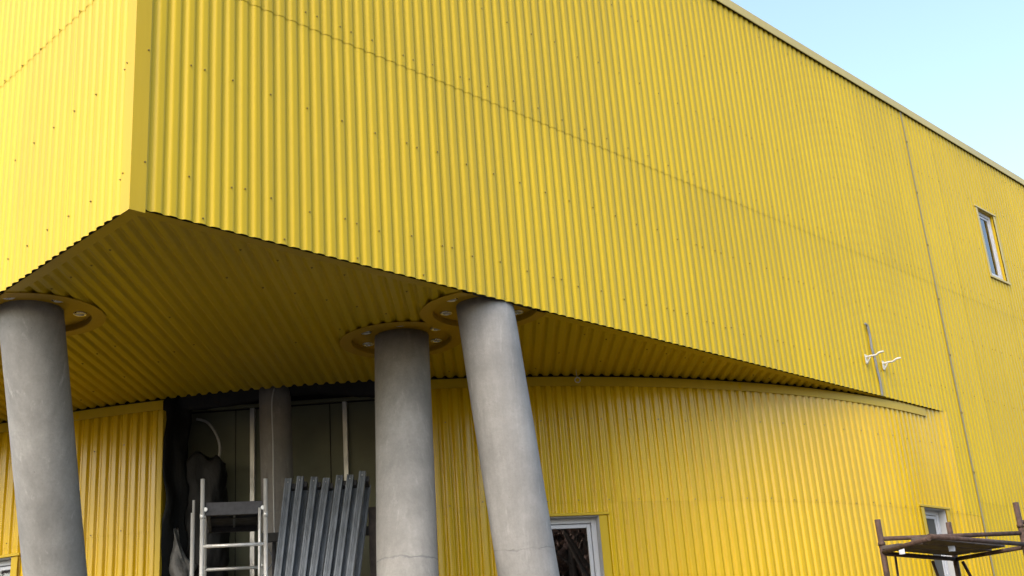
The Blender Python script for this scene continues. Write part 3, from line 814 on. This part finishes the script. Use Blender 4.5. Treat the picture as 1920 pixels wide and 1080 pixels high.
for a, s_ in ((left+Vector((-.02, -.14, 0))*1.6, .03), (left.lerp(right, .35)+Vector((-.12, -.25, 0)), .035)):
    m3 = Matrix((Vector((.72, -.69, 0)), Vector((.69, .72, 0)), UPZ)).transposed().to_4x4(); m3.translation = a-ro
    one_box('tag_plate', (-s_, -.004, Zd-.05), (s_, 0, Zd+.005), M_TAG, rs, m3, .001)

# ------------------------------------------------------------------ bare trees around the yard (seen in the window panes)
M_BARK = metal('bark', (.10, .075, .058), .95, 6, 0.0, .6, 1.4, (1, 1, .3))
M_LEAF = metal('dry_leaf', (.34, .21, .16), .8, 3, 0.0, .5, 1.4, None)
def tree_mesh(seed, H):
    rn = random.Random(seed); tb = nb(); cbm = nb(); Vt = []; Ft = []
    def branch(p_, d, ln, r, lvl, bm_):
        pts = [p_]; q = p_.copy(); dd = d.copy(); n_ = 5 if lvl < 2 else 3
        for k in range(n_):
            dd = (dd + Vector((rn.gauss(0, .13), rn.gauss(0, .13), rn.gauss(.05, .08)))).normalized(); q = q+dd*ln/n_; pts.append(q.copy())
        rr = [r*(1-.6*k/n_) for k in range(n_+1)]
        tube(bm_, pts, rr, 8 if lvl == 0 else (5 if lvl < 2 else 3), cap=False)
        if lvl >= 3:
            for k in range(6 if lvl > 3 else 4):
                c_ = pts[-1].lerp(pts[0], rn.random()) + Vector((rn.gauss(0, .05), rn.gauss(0, .05), rn.gauss(0, .05)))
                a_ = Vector((rn.gauss(0, 1), rn.gauss(0, 1), rn.gauss(0, 1))).normalized(); b2 = a_.orthogonal().normalized(); i0 = len(Vt); sz = rn.uniform(.06, .12)
                Vt.extend([tuple(c_+a_*sz), tuple(c_+b2*sz*.6), tuple(c_-a_*sz), tuple(c_-b2*sz*.6)]); Ft.append((i0, i0+1, i0+2, i0+3))
        if lvl >= 4: return
        nbn = [11, 7, 6, 5, 4][lvl]
        for k in range(nbn):
            f_ = (.35 if lvl == 0 else .2) + (.65 if lvl == 0 else .8)*(k+rn.random())/nbn
            i = min(n_-1, int(f_*n_)); base = pts[i].lerp(pts[i+1], f_*n_-i if f_*n_-i <= 1 else 1)
            tdir = (pts[i+1]-pts[i]).normalized(); o_ = tdir.orthogonal().normalized(); o_.rotate(Matrix.Rotation(rn.uniform(0, 6.28), 3, tdir))
            an = rn.uniform(.5, 1.0); nd_ = (tdir*math.cos(an)+o_*math.sin(an)).normalized()
            branch(base, nd_, ln*rn.uniform(.42, .66)*(1-.3*f_), max(.006, rr[i]*.5), lvl+1, cbm)
    branch(Vector((0, 0, -.1)), Vector((rn.gauss(0, .05), rn.gauss(0, .05), 1)).normalized(), H*.72, H*.02, 0, tb)
    res = []
    for n_, bm_ in (('trunk', tb), ('crown', cbm)):
        me = bpy.data.meshes.new(n_); bm_.to_mesh(me); bm_.free(); me.materials.append(M_BARK); res.append(me)
    me = bpy.data.meshes.new('dry_leaves'); me.from_pydata(Vt, [], Ft); me.materials.append(M_LEAF); res.append(me)
    return res
TM = [tree_mesh(11, 10.5), tree_mesh(23, 9.0)]
spots = [(-1.2, -31, 1.4), (1.6, -34, 1.45), (-3.8, -36, 1.5), (-.8, -38, 1.5), (-3.0, -43, 1.6), (2.2, -41, 1.6), (-2.3, -33.5, 1.5), (.3, -35.5, 1.45), (-5.2, -40, 1.5),
         (46, -15, 1.1), (52, -18, 1.15), (44, -20, 1.05), (56, -16, 1.15), (-34, 15, 1.1), (-38, 19, 1.1), (-36, 10, 1.1)]
where = {0: 'across the yard behind the camera', 1: 'far right in front of the long wall', 2: 'beyond the left side of the building'}
for i, (x, y, sc) in enumerate(spots):
    gidx = 0 if i < 9 else (1 if i < 13 else 2)
    r_ = tag(empty('bare_tree', (x, y, 0), i*1.9), 'tall brown tree with dry leaves '+where[gidx], 'tree', 'bare trees '+where[gidx]); r_.scale = (sc, sc, sc)
    for n_, me in zip(('trunk', 'crown', 'dry_leaves'), TM[i % 2]):
        o = bpy.data.objects.new(n_, me); COL.objects.link(o); o.parent = r_
        if n_ == 'dry_leaves': o['kind'] = 'stuff'
